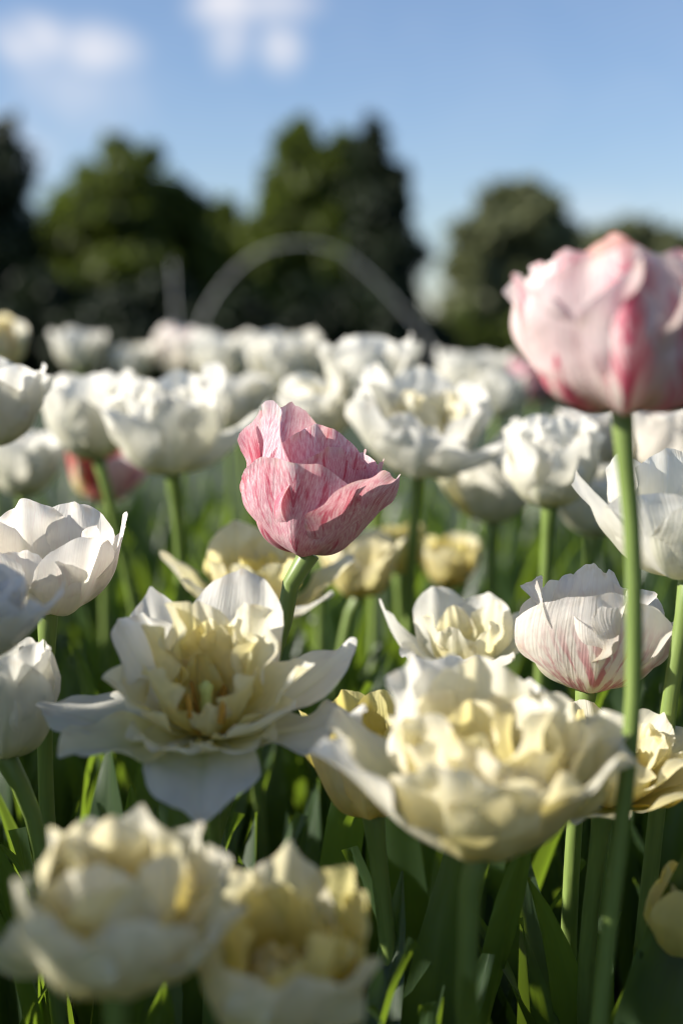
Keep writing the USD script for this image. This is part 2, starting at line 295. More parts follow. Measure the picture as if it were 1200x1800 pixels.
# whorls: lists of petal settings in units of the flower's petal length
def pt(phi, L, W, th, mat=None, **kw): return dict(phi=phi, L=L, W=W, th=th, mat=mat, **kw)
def whorl(n, phi0, jit, rng, L, W, th, mat=None, thj=6, **kw):
    out = []
    for i in range(n):
        j = rng.normal(0, thj); prog = np.linspace(.3, 1, len(th))
        out.append(pt(phi0 + i * 360 / n + rng.normal(0, jit), L * rng.uniform(.92, 1.08), W * rng.uniform(.9, 1.1), [a + j * g for a, g in zip(th, prog)], mat,
                      **{**kw, 'side': rng.uniform(-1, 1)}))
    return out
def single(rng, m):
    return whorl(3, 30, 5, rng, 1, .92, [88, 48, 12, 0, 6, 16], m, cup=.95, r0=.03) + whorl(3, 90, 5, rng, 1.02, .85, [82, 38, 6, -4, 4], m, cup=.9, r0=.02)
def cup_double(rng, m, inner=None, openness=0):
    o = openness
    return (whorl(4, rng.uniform(0, 90), 8, rng, 1, .92, [88, 52 + o, 16 + o, 2 + o, 6 + o, 18 + o], m, cup=.95, r0=.05, k=.34)
            + whorl(4, rng.uniform(0, 90), 10, rng, .98, .84, [84, 42 + o * .8, 8 + o * .8, -3 + o * .8, 4 + o], m, cup=.9, r0=.04, k=.34)
            + whorl(5, rng.uniform(0, 90), 12, rng, .86, .62, [70, 28, 6, 0, 14], inner or m, cup=1.1, ripple=.06, r0=.04, thj=10))
def open_double(rng, m, inner, outer=None, o=0):
    return (whorl(5, rng.uniform(0, 72), 8, rng, 1.0, .72, [84, 72 + o, 58 + o, 58 + o, 72 + o], outer or m, cup=.55, ripple=.04, r0=.06, thj=9)
            + whorl(6, rng.uniform(0, 60), 10, rng, .88, .66, [80, 55 + o, 38 + o, 34 + o, 48 + o], m, cup=.8, ripple=.05, r0=.05, thj=10)
            + whorl(6, rng.uniform(0, 60), 14, rng, .72, .5, [70, 40, 20, 16, 34], inner, cup=1.2, ripple=.07, r0=.04, thj=12, roll=.3)
            + whorl(4, rng.uniform(0, 90), 20, rng, .52, .36, [55, 25, 8, 8, 25], inner, cup=1.5, ripple=.08, r0=.03, thj=12, roll=-.4))
def bud(rng, m):
    return whorl(3, 30, 4, rng, 1, .86, [80, 36, 8, -8, -10], m, cup=1.05, r0=.02, k=.5) + whorl(3, 90, 4, rng, 1.0, .8, [76, 30, 4, -8, -8], m, cup=1.0, r0=.01, k=.5)

def tulip(name, label, base_px, y, S, petals, m='white', inner='inner', tilt=(0, 0), rot=0, seed=0, stem=None, foot=(0, 0), leaves=3, res=1.0, stamens=False, stem_r=.0032, group=None, leaf_len=(.2, .3), sq=(1, 1, 1)):
    rng = np.random.default_rng(seed * 7 + 11)
    b = P(*base_px, y)
    axis = np.array([tilt[0], tilt[1], 1.0]); axis /= np.linalg.norm(axis)
    # the stem: from its flower down through the way points to the ground
    if stem:
        pts = [b] + [P(x, yy, d) for x, yy, d in stem]
        a, c = pts[-2], pts[-1]
        d = (c - a) / max(a[2] - c[2], .01)
        dxy = np.clip(d[:2], -.25, .25)
        if c[2] > .02: pts.append(np.array([c[0] + dxy[0] * c[2] * .6, c[1] + dxy[1] * c[2] * .6, -.01]))
    else:
        f = np.array([b[0] + foot[0] - axis[0] * .05, b[1] + foot[1] - axis[1] * .05 , -.01])
        pts = [b, b - axis * .06, b * .45 + f * .55 - axis * .01, f]
    pts = np.array(pts)
    ground = pts[-1]
    from scipy.interpolate import PchipInterpolator, CubicSpline
    cl = np.concatenate([[0], np.cumsum(np.linalg.norm(np.diff(pts, axis=0), axis=1))])
    cs = CubicSpline(cl, pts, bc_type=((1, -axis), (2, np.zeros(3)))) if not stem else PchipInterpolator(cl, pts)
    sp = cs(np.linspace(0, cl[-1], 26))
    org = np.array([ground[0], ground[1], 0.0])
    t = thing(name, label, 'tulip', org, group)
    sr = stem_r * np.interp(np.linspace(0, 1, 26), [0, .03, .1, 1], [1.35, 1.1, .98, 1.2])
    V, F, UV = tube(sp - org, sr, 12)
    obj('stem', (V, F), M['stem'], t, uv=UV)
    Fm = frame(axis, rot)
    nu, nv = int(15 * res) | 1, int(17 * res) | 1
    for i, pd in enumerate(petals(rng) if callable(petals) else petals):
        pd = dict(pd); mm = pd.pop('mat') or m
        V, F, UV = petal(seed=seed * 100 + i, nu=nu, nv=nv, **pd)
        V = (V * np.array(sq) * S) @ Fm.T + b - org
        obj('petal', (V, F), M[mm], t, uv=UV)
    if stamens:
        s0 = np.array([[0, 0, .02], [0, 0, .15], [0, 0, .30], [0, 0, .36], [0, 0, .40]]) * S
        V, F, UV = tube(s0 @ Fm.T + b - org, np.array([.045, .05, .04, .055, .02]) * S, 9)
        obj('pistil', (V, F), M['pistil'], t, uv=UV)
        for k in range(6):
            a = math.radians(k * 60 + rng.uniform(-12, 12)); h = rng.uniform(.26, .36); rr = rng.uniform(.16, .24)
            q = np.array([[math.cos(a) * .08, math.sin(a) * .08, .04], [math.cos(a) * rr * .7, math.sin(a) * rr * .7, h * .5], [math.cos(a) * rr, math.sin(a) * rr, h * .62], [math.cos(a) * rr * 1.1, math.sin(a) * rr * 1.1, h], [math.cos(a) * rr * 1.12, math.sin(a) * rr * 1.12, h * 1.12]]) * S
            V, F, UV = tube(q @ Fm.T + b - org, np.array([.012, .010, .026, .022, .006]) * S, 7)
            obj('stamen', (V, F), M['stamen'], t, uv=UV)
    for k in range(leaves):
        az = rng.uniform(0, 360); L = rng.uniform(*leaf_len) * (1 if b[2] > .28 else .85)
        V, F, UV = leaf((0, 0, rng.uniform(0, .02)), az, L, rng.uniform(.022, .040), (rng.uniform(2, 14), rng.uniform(6, 22), rng.uniform(12, 50)), rng.uniform(.3, .7), rng.uniform(-.8, .8), seed=seed * 10 + k, nu=7 if res > .9 else 5, nv=14 if res > .9 else 9)
        obj('leaf', (V, F), M['leaf'], t, uv=UV)
    return t
# ------------------------------------------------------------------ the tulips in focus and in the foreground
A_petals = [
    pt(203, 1.40, .80, [90, 50, 8, -8, -4, 6], cup=.95, k=.40, curl=.10, r0=.03, z0=.0, ripple=.03, point=.06),
    pt(134, 1.34, .90, [82, 40, 8, 4, 8], cup=.75, k=.36, r0=.02, ripple=.05, crease=.05, jag=.03),
    pt(92, 1.05, .70, [74, 30, 4, 4, 8], cup=.8, k=.4, r0=.02, ripple=.04),
    pt(275, 1.16, .82, [74, 26, 0, -2, 4], cup=.8, k=.44, r0=.0, ripple=.03, point=.07),
    pt(300, 1.02, .80, [76, 34, 6, -2, -4], cup=.85, k=.38, r0=.02, ripple=.03, point=.03),
    pt(30, .98, .80, [84, 46, 14, 6, 4], cup=.85, k=.34, r0=.03, ripple=.04),
    pt(2, .98, .78, [86, 50, 20, 12, 14], cup=.85, k=.36, r0=.03, ripple=.03, point=.04),
    pt(254, 1.02, .98, [90, 58, 18, 8, 14, 30], cup=1.0, k=.36, r0=.075, ripple=.02, curl=.04, side=-.4, point=.02, crease=.03),
    pt(318, 1.02, .86, [90, 58, 32, 22, 32, 50], cup=.95, k=.32, r0=.05, ripple=.04, curl=.05, jag=.02),
]
tulip('pink_tulip', 'pink tulip with fine red feathering, sharp in the middle, behind the wide open white flower', (544, 972), .56, .053, A_petals, 'pink', tilt=(.06, -.05), rot=0, seed=1, sq=(1.02, 1.05, .95),
      stem=[(517, 1005, .56), (500, 1090, .56), (455, 1230, .56), (405, 1380, .56), (375, 1480, .56)], res=2.2)

def B_petals(rng):
    o = [pt(176, 1.12, .66, [84, 84, 82, 80, 82], 'white', cup=.35, k=.5, point=.05, r0=.06),
         pt(212, 1.02, .66, [84, 82, 76, 74, 80], 'cream', cup=.45, k=.42, r0=.06, ripple=.05),
         pt(272, .96, .76, [84, 86, 92, 100, 108], 'white', cup=.35, k=.5, point=.09, r0=.06, ripple=.03),
         pt(344, 1.12, .60, [84, 80, 74, 68, 66], 'white', cup=.5, k=.45, r0=.06, ripple=.05, curl=.05),
         pt(20, 1.16, .60, [84, 74, 62, 54, 52], 'white', cup=.5, k=.55, point=.12, r0=.06),
         pt(74, 1.25, .78, [84, 56, 30, 20, 22], 'white', cup=.6, k=.4, r0=.06, point=.05),
         pt(124, 1.14, .66, [84, 60, 38, 26, 24], 'white', cup=.5, k=.55, r0=.06, point=.08)]
    m = [pt(150, 1.0, .72, [82, 56, 34, 24, 26], 'white', cup=.75, k=.32, r0=.05, ripple=.05), pt(100, .95, .55, [76, 40, 18, 10, 14], 'cream', cup=.8, r0=.04),
         pt(45, .98, .62, [78, 42, 20, 12, 22], 'cream', cup=.9, k=.34, r0=.05, ripple=.07), pt(0, .86, .55, [80, 60, 44, 40, 44], 'cream', cup=.9, r0=.05, ripple=.06),
         pt(322, .84, .6, [82, 66, 54, 48, 50], 'cream', cup=.8, k=.5, r0=.05, point=.08), pt(196, .84, .55, [80, 62, 44, 34, 30], 'cream', cup=.8, r0=.05, ripple=.07),
         pt(240, .70, .6, [84, 76, 66, 60, 62], 'cream', cup=.6, r0=.06, ripple=.06), pt(300, .66, .6, [84, 76, 68, 64, 70], 'cream', cup=.6, r0=.06, ripple=.06)]
    n = [pt(165, .90, .34, [70, 36, 14, 6, 16], 'inner', cup=1.7, r0=.05, roll=.5, ripple=.08), pt(130, .95, .32, [60, 26, 8, 4, 20], 'inner', cup=1.6, r0=.05, roll=.4, ripple=.08),
         pt(85, .80, .5, [60, 30, 8, 2, 14], 'inner', cup=1.1, r0=.04, ripple=.09), pt(60, .78, .42, [64, 30, 10, 4, 10], 'inner', cup=1.2, r0=.06, ripple=.1),
         pt(30, .76, .36, [64, 34, 12, 8, 20], 'inner', cup=1.4, r0=.06, roll=-.5, ripple=.08), pt(345, .64, .36, [66, 40, 22, 14, 20], 'inner', cup=1.4, r0=.06, roll=-.4, ripple=.08),
         pt(205, .72, .36, [66, 42, 24, 16, 20], 'inner', cup=1.3, r0=.06, roll=.5, ripple=.08), pt(112, .56, .3, [50, 22, 6, 4, 30], 'yellow', cup=1.3, r0=.05, ripple=.1),
         pt(285, .40, .34, [70, 46, 20, 10, 40], 'inner', cup=1.3, r0=.05, ripple=.1)]
    return o + m + n
tulip('white_double_tulip', 'wide open white double tulip with a yellow heart, in front of the sharp pink tulip', (365, 1290), .475, .050, B_petals, 'white', tilt=(0.0, -.22), rot=0, seed=2, foot=(-.01, .03), res=2.0, stamens=True)

C_petals = [
    pt(196, 1.0, .62, [92, 66, 24, 12, 16, 30], cup=1.0, k=.36, r0=.05, ripple=.04, point=.05, jag=.02),
    pt(222, 1.10, .88, [92, 64, 12, -2, -6, -12], cup=1.0, k=.36, r0=.07, ripple=.03, crease=.05),
    pt(262, 1.14, 1.0, [92, 66, 12, -2, -8, -16], cup=.95, k=.36, r0=.08, ripple=.025, crease=.07),
    pt(300, 1.13, 1.0, [92, 66, 12, -2, -8, -16], cup=.95, k=.36, r0=.08, ripple=.03, crease=.06),
    pt(340, 1.10, .94, [92, 62, 12, -2, -6, -8], cup=.95, k=.34, r0=.07, ripple=.04, crease=.05),
    pt(20, 1.06, .95, [90, 60, 10, -4, -10, -12], cup=.9, k=.34, r0=.06), pt(70, 1.08, .95, [90, 60, 8, -6, -14, -14], cup=.9, k=.34, r0=.06),
    pt(125, 1.10, .95, [90, 60, 10, -2, -6, -6], cup=.9, k=.34, r0=.06, ripple=.03), pt(165, 1.04, .8, [90, 60, 14, 2, -2, 4], cup=.9, k=.34, r0=.06),
    pt(250, 1.13, .60, [84, 50, 6, -6, -10, -14], 'red', cup=.9, k=.4, r0=.05), pt(112, 1.06, .8, [80, 44, 4, -6, -8], 'red', cup=.9, r0=.04),
    pt(210, 1.04, .7, [86, 50, 8, -6, -6, 2], cup=1.0, k=.36, r0=.05, ripple=.05), pt(320, 1.02, .7, [84, 50, 4, -10, -16], cup=.9, r0=.05), pt(30, 1.0, .7, [80, 46, 4, -8, -14], cup=.9, r0=.04)]
CT = tulip('rose_striped_tulip', 'large blush tulip with rose stripes high on the right, tallest stem', (1092, 718), .42, .0565, C_petals, 'rose', tilt=(-.02, -.02), rot=0, seed=3,
      stem=[(1099, 800, .42), (1114, 1000, .42), (1113, 1230, .42), (1092, 1450, .42), (1062, 1700, .42), (1048, 1850, .42)], res=2.0, stem_r=.0026, sq=(1.12, 1.08, .92))

def D_petals(rng):
    return [pt(160, 1.12, .66, [84, 60, 44, 40, 50], 'cream', cup=.6, k=.34, r0=.06, ripple=.045), pt(196, 1.18, .66, [86, 58, 42, 42, 58], 'white', cup=.6, k=.34, r0=.06, ripple=.05),
            pt(250, 1.0, .9, [90, 62, 36, 22, 24, 44], 'cream', cup=.8, k=.30, r0=.06, ripple=.045), pt(290, .98, .86, [90, 62, 38, 26, 30, 50], 'cream', cup=.7, k=.30, r0=.06, ripple=.045),
            pt(336, 1.08, .8, [88, 60, 40, 32, 40, 56], 'cream', cup=.7, k=.30, r0=.06, ripple=.05), pt(12, 1.15, .76, [88, 58, 38, 30, 42], 'cream', cup=.7, k=.30, r0=.06, ripple=.05),
            pt(60, 1.1, .76, [84, 50, 28, 16, 20], 'white', cup=.7, k=.3, r0=.06), pt(108, 1.22, .76, [84, 44, 16, 6, 6], 'white', cup=.7, k=.30, r0=.06, ripple=.05), pt(140, 1.26, .66, [80, 40, 16, 6, 14], 'white', cup=.85, k=.26, r0=.05, ripple=.045),
            pt(36, 1.05, .66, [80, 44, 20, 14, 34], 'cream', cup=.8, k=.28, r0=.05, ripple=.05), pt(352, 1.02, .66, [80, 48, 28, 22, 40], 'cream', cup=.8, k=.28, r0=.05, ripple=.05), pt(92, 1.16, .7, [70, 30, 8, 4, 18], 'cream', cup=.8, k=.28, r0=.04, ripple=.05),
            pt(180, .98, .6, [80, 46, 22, 14, 30], 'cream', cup=.9, k=.3, r0=.05, ripple=.05), pt(222, .94, .64, [82, 48, 22, 10, 22], 'cream', cup=.9, k=.3, r0=.05, ripple=.05), pt(268, .90, .7, [82, 46, 16, 4, 14], 'cream', cup=.8, k=.3, r0=.05, ripple=.05), pt(312, .92, .66, [82, 46, 18, 8, 26], 'cream', cup=.9, k=.3, r0=.05, ripple=.05)] + \
        whorl(4, 40, 12, rng, 1.02, .74, [70, 32, 8, 2, 26], 'cream', cup=.9, ripple=.05, r0=.05, thj=8, roll=.2, k=.3) + whorl(3, 0, 12, rng, .9, .56, [60, 24, 4, 0, 22], 'inner', cup=1.1, ripple=.06, r0=.04, thj=10, roll=-.3, k=.3)
tulip('cream_double_tulip', 'big cream double tulip with ruffled petals, its stem running down to the bottom edge', (842, 1497), .42, .0535, D_petals, 'cream', tilt=(.03, -.06), seed=4,
      stem=[(826, 1560, .42), (818, 1800, .42), (812, 1950, .42)], res=1.8, stamens=True)

def E_petals(rng):
    return [pt(178, 1.35, .42, [86, 82, 76, 70, 62], 'cream', cup=.6, k=.4, r0=.06), pt(150, .92, .72, [86, 50, 14, -2, -8], 'cream', cup=.9, k=.34, r0=.06, ripple=.06),
            pt(120, .95, .7, [80, 40, 14, 4, 4], 'cream', cup=.9, k=.34, r0=.06), pt(80, 1.0, .7, [84, 44, 16, 8, 10], 'cream', cup=.8, k=.5, r0=.06, point=.1), pt(45, .98, .6, [84, 46, 22, 18, 30], 'cream', cup=.8, k=.5, r0=.06, point=.1),
            pt(15, .95, .66, [88, 56, 28, 20, 26], 'cream', cup=.8, r0=.06, ripple=.06), pt(335, .95, .74, [90, 70, 46, 32, 36], 'cream', cup=.8, k=.34, r0=.06, ripple=.07),
            pt(290, .92, .86, [92, 68, 36, 10, -6], 'cream', cup=.8, k=.34, r0=.06, ripple=.07), pt(240, .92, .86, [92, 70, 38, 12, -10], 'cream', cup=.8, k=.34, r0=.06, ripple=.07), pt(205, .94, .76, [88, 60, 28, 8, 0], 'cream', cup=.9, r0=.06, ripple=.06)] + \
        whorl(5, 30, 12, rng, .96, .82, [80, 42, 12, -4, -6], 'cream', cup=.85, ripple=.04, r0=.05, thj=10) + whorl(4, 10, 14, rng, .84, .6, [66, 32, 8, -6, 6], 'inner', cup=1.1, ripple=.05, r0=.04, thj=12, roll=.3)
tulip('cream_double_tulip', 'blurred cream double tulip at the bottom left with one petal stretched out leftwards', (205, 1722), .36, .047, E_petals, 'cream', tilt=(.02, -.06), seed=5,
      stem=[(205, 1780, .36), (215, 1900, .36)], res=1.6)
def F_petals(rng):
    return [pt(95, 1.15, .72, [84, 44, 14, 4, 2], 'cream', cup=.7, k=.52, point=.12, r0=.05), pt(50, 1.1, .66, [84, 46, 18, 8, 4], 'yellow', cup=.8, r0=.05), pt(15, 1.1, .7, [88, 52, 16, 2, -8], 'yellow', cup=.95, k=.36, r0=.05), pt(140, 1.05, .7, [84, 48, 18, 8, 10], 'cream', cup=.8, k=.36, r0=.05, ripple=.05),
            pt(175, 1.0, .7, [88, 60, 30, 20, 20], 'cream', cup=.8, r0=.05, ripple=.05), pt(330, .95, .7, [90, 62, 30, 14, 8], 'cream', cup=.9, r0=.05, ripple=.05), pt(222, 1.0, .9, [92, 62, 26, 8, 0], 'cream', cup=.8, k=.34, r0=.05, ripple=.06), pt(280, .96, .95, [92, 66, 30, 8, -4], 'cream', cup=.8, k=.34, r0=.05, ripple=.07)] + \
        whorl(6, 20, 10, rng, .84, .55, [78, 42, 14, 0, -2], 'yellow', cup=1.0, ripple=.07, r0=.05, thj=9) + whorl(3, 10, 14, rng, .55, .4, [66, 34, 8, -8, -4], 'inner', cup=1.2, ripple=.08, r0=.04, thj=12)
tulip('yellow_double_tulip', 'blurred pale yellow tulip leaning forward at the bottom, right of the corner cream flower', (488, 1800), .375, .045, F_petals, 'yellow', tilt=(.10, -.14), seed=6, foot=(.01, .07), res=1.6, stamens=True)

G_petals = [
    pt(182, 1.12, .62, [88, 50, 12, -4, 2, 18], 'blush', cup=.95, k=.34, r0=.05, curl=.10, jag=.03, ripple=.05),
    pt(268, 1.10, 1.15, [90, 52, 10, -6, -12, -14], 'striped', cup=1.0, k=.34, r0=.06, crease=.02, ripple=.02, jag=.02, point=.03),
    pt(345, 1.0, .62, [90, 60, 30, 24, 26, 24], 'striped', cup=.9, k=.52, r0=.05, point=.10), pt(60, 1.06, .9, [88, 50, 10, -4, -6], 'blush', cup=.9, k=.34, r0=.05, jag=.03, ripple=.05), pt(120, 1.0, .8, [88, 52, 12, 0, 4], 'blush', cup=.9, r0=.05),
    pt(325, 1.04, .8, [80, 36, 2, -8, -8], 'blush', cup=.9, k=.3, r0=.04, jag=.04, ripple=.06), pt(225, .9, .7, [86, 48, 8, -4, -2], 'blush', cup=.9, r0=.04), pt(80, 1.12, .6, [80, 40, 2, -6, 4], 'blush', cup=.9, k=.3, r0=.03, jag=.05, ripple=.07)]
tulip('striped_white_tulip', 'white tulip with red brushed streaks on its front petal, behind the tall green stem', (1030, 1208), .54, .054, G_petals, 'striped', tilt=(.05, -.06), seed=7, foot=(0, .03), res=1.9, sq=(1.08, 1.05, .85))
def H_petals(rng):
    return open_double(rng, 'cream', 'inner', 'cream', o=-6) + [pt(350, 1.25, .85, [86, 70, 52, 48, 52], 'yellow', cup=.7, k=.34, jag=.04, r0=.06)]
tulip('cream_double_tulip', 'cream tulip under the red streaked one, partly behind the big ruffled cream flower', (1060, 1412), .50, .046, H_petals, 'cream', tilt=(.05, -.15), seed=8, foot=(.01, .03), res=1.4)
I_petals = [pt(155, 1.15, .62, [84, 44, 22, 18, 24], 'yellow', cup=.8, k=.5, point=.08, r0=.05), pt(110, 1.2, .66, [80, 36, 8, 2, 6], 'yellow', cup=.9, k=.36, r0=.04), pt(60, 1.2, .7, [80, 36, 6, -2, 0], 'yellow', cup=.9, k=.36, r0=.04), pt(20, 1.1, .7, [84, 42, 10, 0, 0], 'cream', cup=.9, r0=.05), pt(260, .95, .62, [88, 50, 14, 2, 8], 'cream', cup=1.0, k=.4, r0=.05, ripple=.05), pt(205, 1.0, .62, [88, 50, 18, 10, 12], 'cream', cup=.9, k=.44, r0=.05), pt(310, .9, .66, [88, 48, 12, 0, 0], 'cream', cup=.9, r0=.05), pt(190, 1.1, .5, [76, 34, 6, 0, 8], 'yellow', cup=1.1, r0=.03, ripple=.07), pt(340, 1.05, .5, [76, 34, 6, 0, 8], 'yellow', cup=1.1, r0=.03, ripple=.07)]
tulip('yellow_tulip', 'small pale yellow tulip half hidden at the left of the big ruffled cream flower', (656, 1432), .50, .041, I_petals, 'yellow', tilt=(-.10, -.06), seed=9, foot=(0, .02), res=1.6)
def J_petals(rng):
    return [pt(178, 1.25, .55, [84, 62, 42, 30, 24], 'white', cup=.7, k=.55, point=.1, r0=.05), pt(120, 1.1, .8, [84, 54, 26, 14, 12], 'white', cup=.8, r0=.05), pt(60, 1.0, .8, [84, 54, 28, 18, 20], 'white', cup=.8, r0=.05), pt(10, 1.1, .7, [84, 60, 40, 34, 34], 'white', cup=.8, r0=.05),
            pt(225, .9, .8, [88, 66, 46, 44, 70, 100], 'white', cup=.8, k=.34, r0=.05), pt(285, .9, .8, [88, 66, 46, 40, 56], 'white', cup=.8, r0=.05)] + whorl(5, 30, 10, rng, .85, .5, [74, 40, 16, 8, 14], 'cream', cup=1.0, r0=.04, ripple=.06)
tulip('white_tulip', 'white tulip with pointed petals opened wide, left of the red streaked tulip', (815, 1190), .62, .042, J_petals, 'white', tilt=(0, -.15), seed=10, foot=(0, .03), res=1.2)

CO = np.array(CT.GetOrderedXformOps()[0].Get())
for base, az, L, W, lean, fold, tw in [((.082, .455), 24, .30, .034, (2, 6, 12, 26), .5, .7), ((.052, .47), 285, .27, .052, (2, 10, 60, 120, 150), .15, .2)]:
    V, F, UV = leaf((base[0] - CO[0], base[1] - CO[1], 0), az, L, W, lean, fold, tw, nu=9, nv=30, seed=int(L * 1000))
    obj('leaf', (V, F), M['leaf'], CT, uv=UV)
# ------------------------------------------------------------------ the left edge
K_petals = [
    pt(180, 1.0, .8, [88, 56, 18, 4, 4], cup=.9, r0=.05), pt(130, 1.06, .8, [84, 46, 12, 2, 6], cup=.85, k=.34, r0=.04, ripple=.05), pt(70, 1.05, .9, [84, 46, 12, 4, 8], cup=.8, k=.32, r0=.04, ripple=.05), pt(10, 1.12, .62, [88, 56, 26, 14, 14], cup=.9, k=.55, r0=.05, point=.12),
    pt(316, 1.0, .90, [90, 58, 24, 8, 2], cup=.9, k=.36, r0=.06, ripple=.03, jag=.025, crease=.03), pt(262, .86, .86, [90, 60, 26, 10, 2], cup=.9, k=.34, r0=.06, jag=.03, ripple=.04), pt(222, 1.0, .8, [90, 60, 28, 16, 14], cup=.9, k=.36, r0=.06, jag=.03), pt(345, .96, .6, [84, 46, 12, 2, 6], cup=.9, r0=.04)]
tulip('blush_white_tulip', 'white tulip flushed with pale pink flecks at the left edge, below the white cup flowers', (84, 1075), .55, .047, K_petals, 'blush', tilt=(.06, -.08), seed=11, foot=(.01, .02), res=1.7)
def L_petals(rng):
    return [pt(10, 1.15, .55, [84, 60, 40, 30, 26], 'white', cup=.8, k=.55, point=.1, r0=.05), pt(340, 1.0, .6, [84, 56, 36, 30, 36], 'white', cup=.9, k=.4, r0=.05, ripple=.06)] + cup_double(rng, 'white', openness=10)
tulip('white_tulip', 'white pointed petals cut by the left edge, above the closed cream bud', (-78, 1165), .46, .040, L_petals, 'white', tilt=(.15, -.1), seed=12, res=1.3)
tulip('cream_bud_tulip', 'closed greenish cream tulip bud at the left edge, on a dark slanting stem', (8, 1330), .50, .049, [
    pt(285, 1.0, .74, [84, 40, 10, -6, -6], cup=1.0, k=.42, r0=.03, ripple=.02), pt(350, 1.05, .62, [86, 46, 14, -4, -4, 4], cup=1.0, k=.36, r0=.04, jag=.02), pt(240, .9, .72, [84, 42, 12, -2, -8], cup=1.0, k=.5, r0=.03), pt(60, 1.0, .7, [84, 40, 8, -8, -8], cup=1.0, r0=.03), pt(120, 1.0, .7, [84, 40, 8, -8, -8], cup=1.0, r0=.03), pt(180, 1.0, .7, [84, 40, 8, -8, -8], cup=1.0, r0=.03), pt(325, 1.02, .6, [76, 30, 4, -4, -2], cup=1.0, r0=.02), pt(20, .98, .6, [76, 30, 4, -4, -2], cup=1.0, r0=.02)],
      'white', tilt=(.06, -.04), seed=13, stem=[(45, 1400, .50), (70, 1480, .50), (85, 1600, .5)], res=1.5)
tulip('white_tulip', 'white double tulip cut by the left edge, level with the white cup flowers', (-25, 785), .70, .052, lambda r: cup_double(r, 'white', openness=8), 'white', tilt=(.1, 0), seed=14, res=1.2)

# ------------------------------------------------------------------ the middle distance
def N_petals(rng):
    return [pt(180, 1.15, .6, [84, 66, 48, 38, 38], 'cream', cup=.7, k=.5, point=.08, r0=.06), pt(2, 1.15, .6, [84, 66, 48, 40, 44], 'cream', cup=.7, k=.5, r0=.06, point=.08), pt(320, 1.0, .7, [86, 72, 60, 54, 60], 'white', cup=.6, r0=.06), pt(215, 1.0, .7, [86, 66, 48, 40, 40], 'cream', cup=.7, r0=.06), pt(265, .9, .8, [88, 70, 52, 44, 46], 'cream', cup=.7, r0=.06),
            pt(120, 1.1, .8, [84, 46, 16, 4, 2], 'cream', cup=.8, k=.34, r0=.05), pt(70, 1.05, .75, [84, 46, 18, 8, 10], 'cream', cup=.8, r0=.05)] + whorl(6, 20, 10, rng, .88, .6, [78, 48, 24, 14, 20], 'inner', cup=.9, ripple=.06, r0=.05, thj=9) + whorl(4, 50, 12, rng, .66, .45, [66, 34, 10, 4, 16], 'yellow', cup=1.2, ripple=.08, r0=.05)
tulip('cream_double_tulip', 'open cream yellow double tulip directly behind the sharp pink tulip', (450, 1088), .70, .050, N_petals, 'cream', tilt=(.02, -.12), seed=15, foot=(.01, .03), res=1.3)
def O_petals(rng):
    return [pt(285, .92, 1.0, [90, 60, 24, 6, 0, 4], cup=1.0, k=.36, r0=.06, ripple=.02), pt(222, .95, .8, [90, 62, 36, 26, 26, 30], cup=.9, k=.4, r0=.06, ripple=.05), pt(345, 1.15, .6, [88, 66, 48, 44, 50], cup=.8, k=.5, r0=.05, point=.06), pt(25, 1.18, .95, [86, 48, 12, 2, 6], cup=.85, k=.32, r0=.05), pt(80, 1.1, .9, [86, 48, 12, 2, 6], cup=.85, r0=.05), pt(135, 1.08, .9, [86, 50, 14, 4, 6], cup=.85, r0=.05), pt(180, 1.0, .8, [88, 58, 28, 18, 20], cup=.9, r0=.05, ripple=.06)] + \
        whorl(5, 200, 10, rng, .95, .55, [78, 42, 16, 6, 14], 'white', cup=1.1, ripple=.07, r0=.05, thj=8, roll=.3)
tulip('white_tulip', 'white tulip cup with curled collar petals and pale stem, left of the sharp pink tulip', (303, 832), .85, .066, O_petals, 'white', tilt=(-.05, -.06), seed=16, stem=[(312, 900, .86), (318, 980, .87), (316, 1100, .88)], res=1.5, stem_r=.0038)
tulip('white_tulip', 'round white double tulip left of the collared cup flower, on a stem leaning right', (172, 806), .90, .065, lambda r: cup_double(r, 'white'), 'white', tilt=(-.12, -.04), seed=17, stem=[(190, 870, .90), (212, 960, .91), (232, 1050, .92)], res=1.5)
tulip('red_tulip', 'salmon red tulip low behind the stems of the two white cup flowers', (185, 882), 1.05, .060, lambda r: single(r, 'red')[1:] + [pt(190, 1, .7, [88, 50, 16, 4, 6], 'cream', cup=.9, r0=.04), pt(320, 1.05, .9, [88, 56, 30, 22, 24], 'rose', cup=.9, r0=.04)], 'red', tilt=(.03, -.02), seed=18)
tulip('cream_tulip', 'greenish cream tulip behind the left edge flowers, left of the salmon red one', (40, 872), 1.0, .058, lambda r: cup_double(r, 'white', openness=6), 'cream', tilt=(.02, -.03), seed=19)
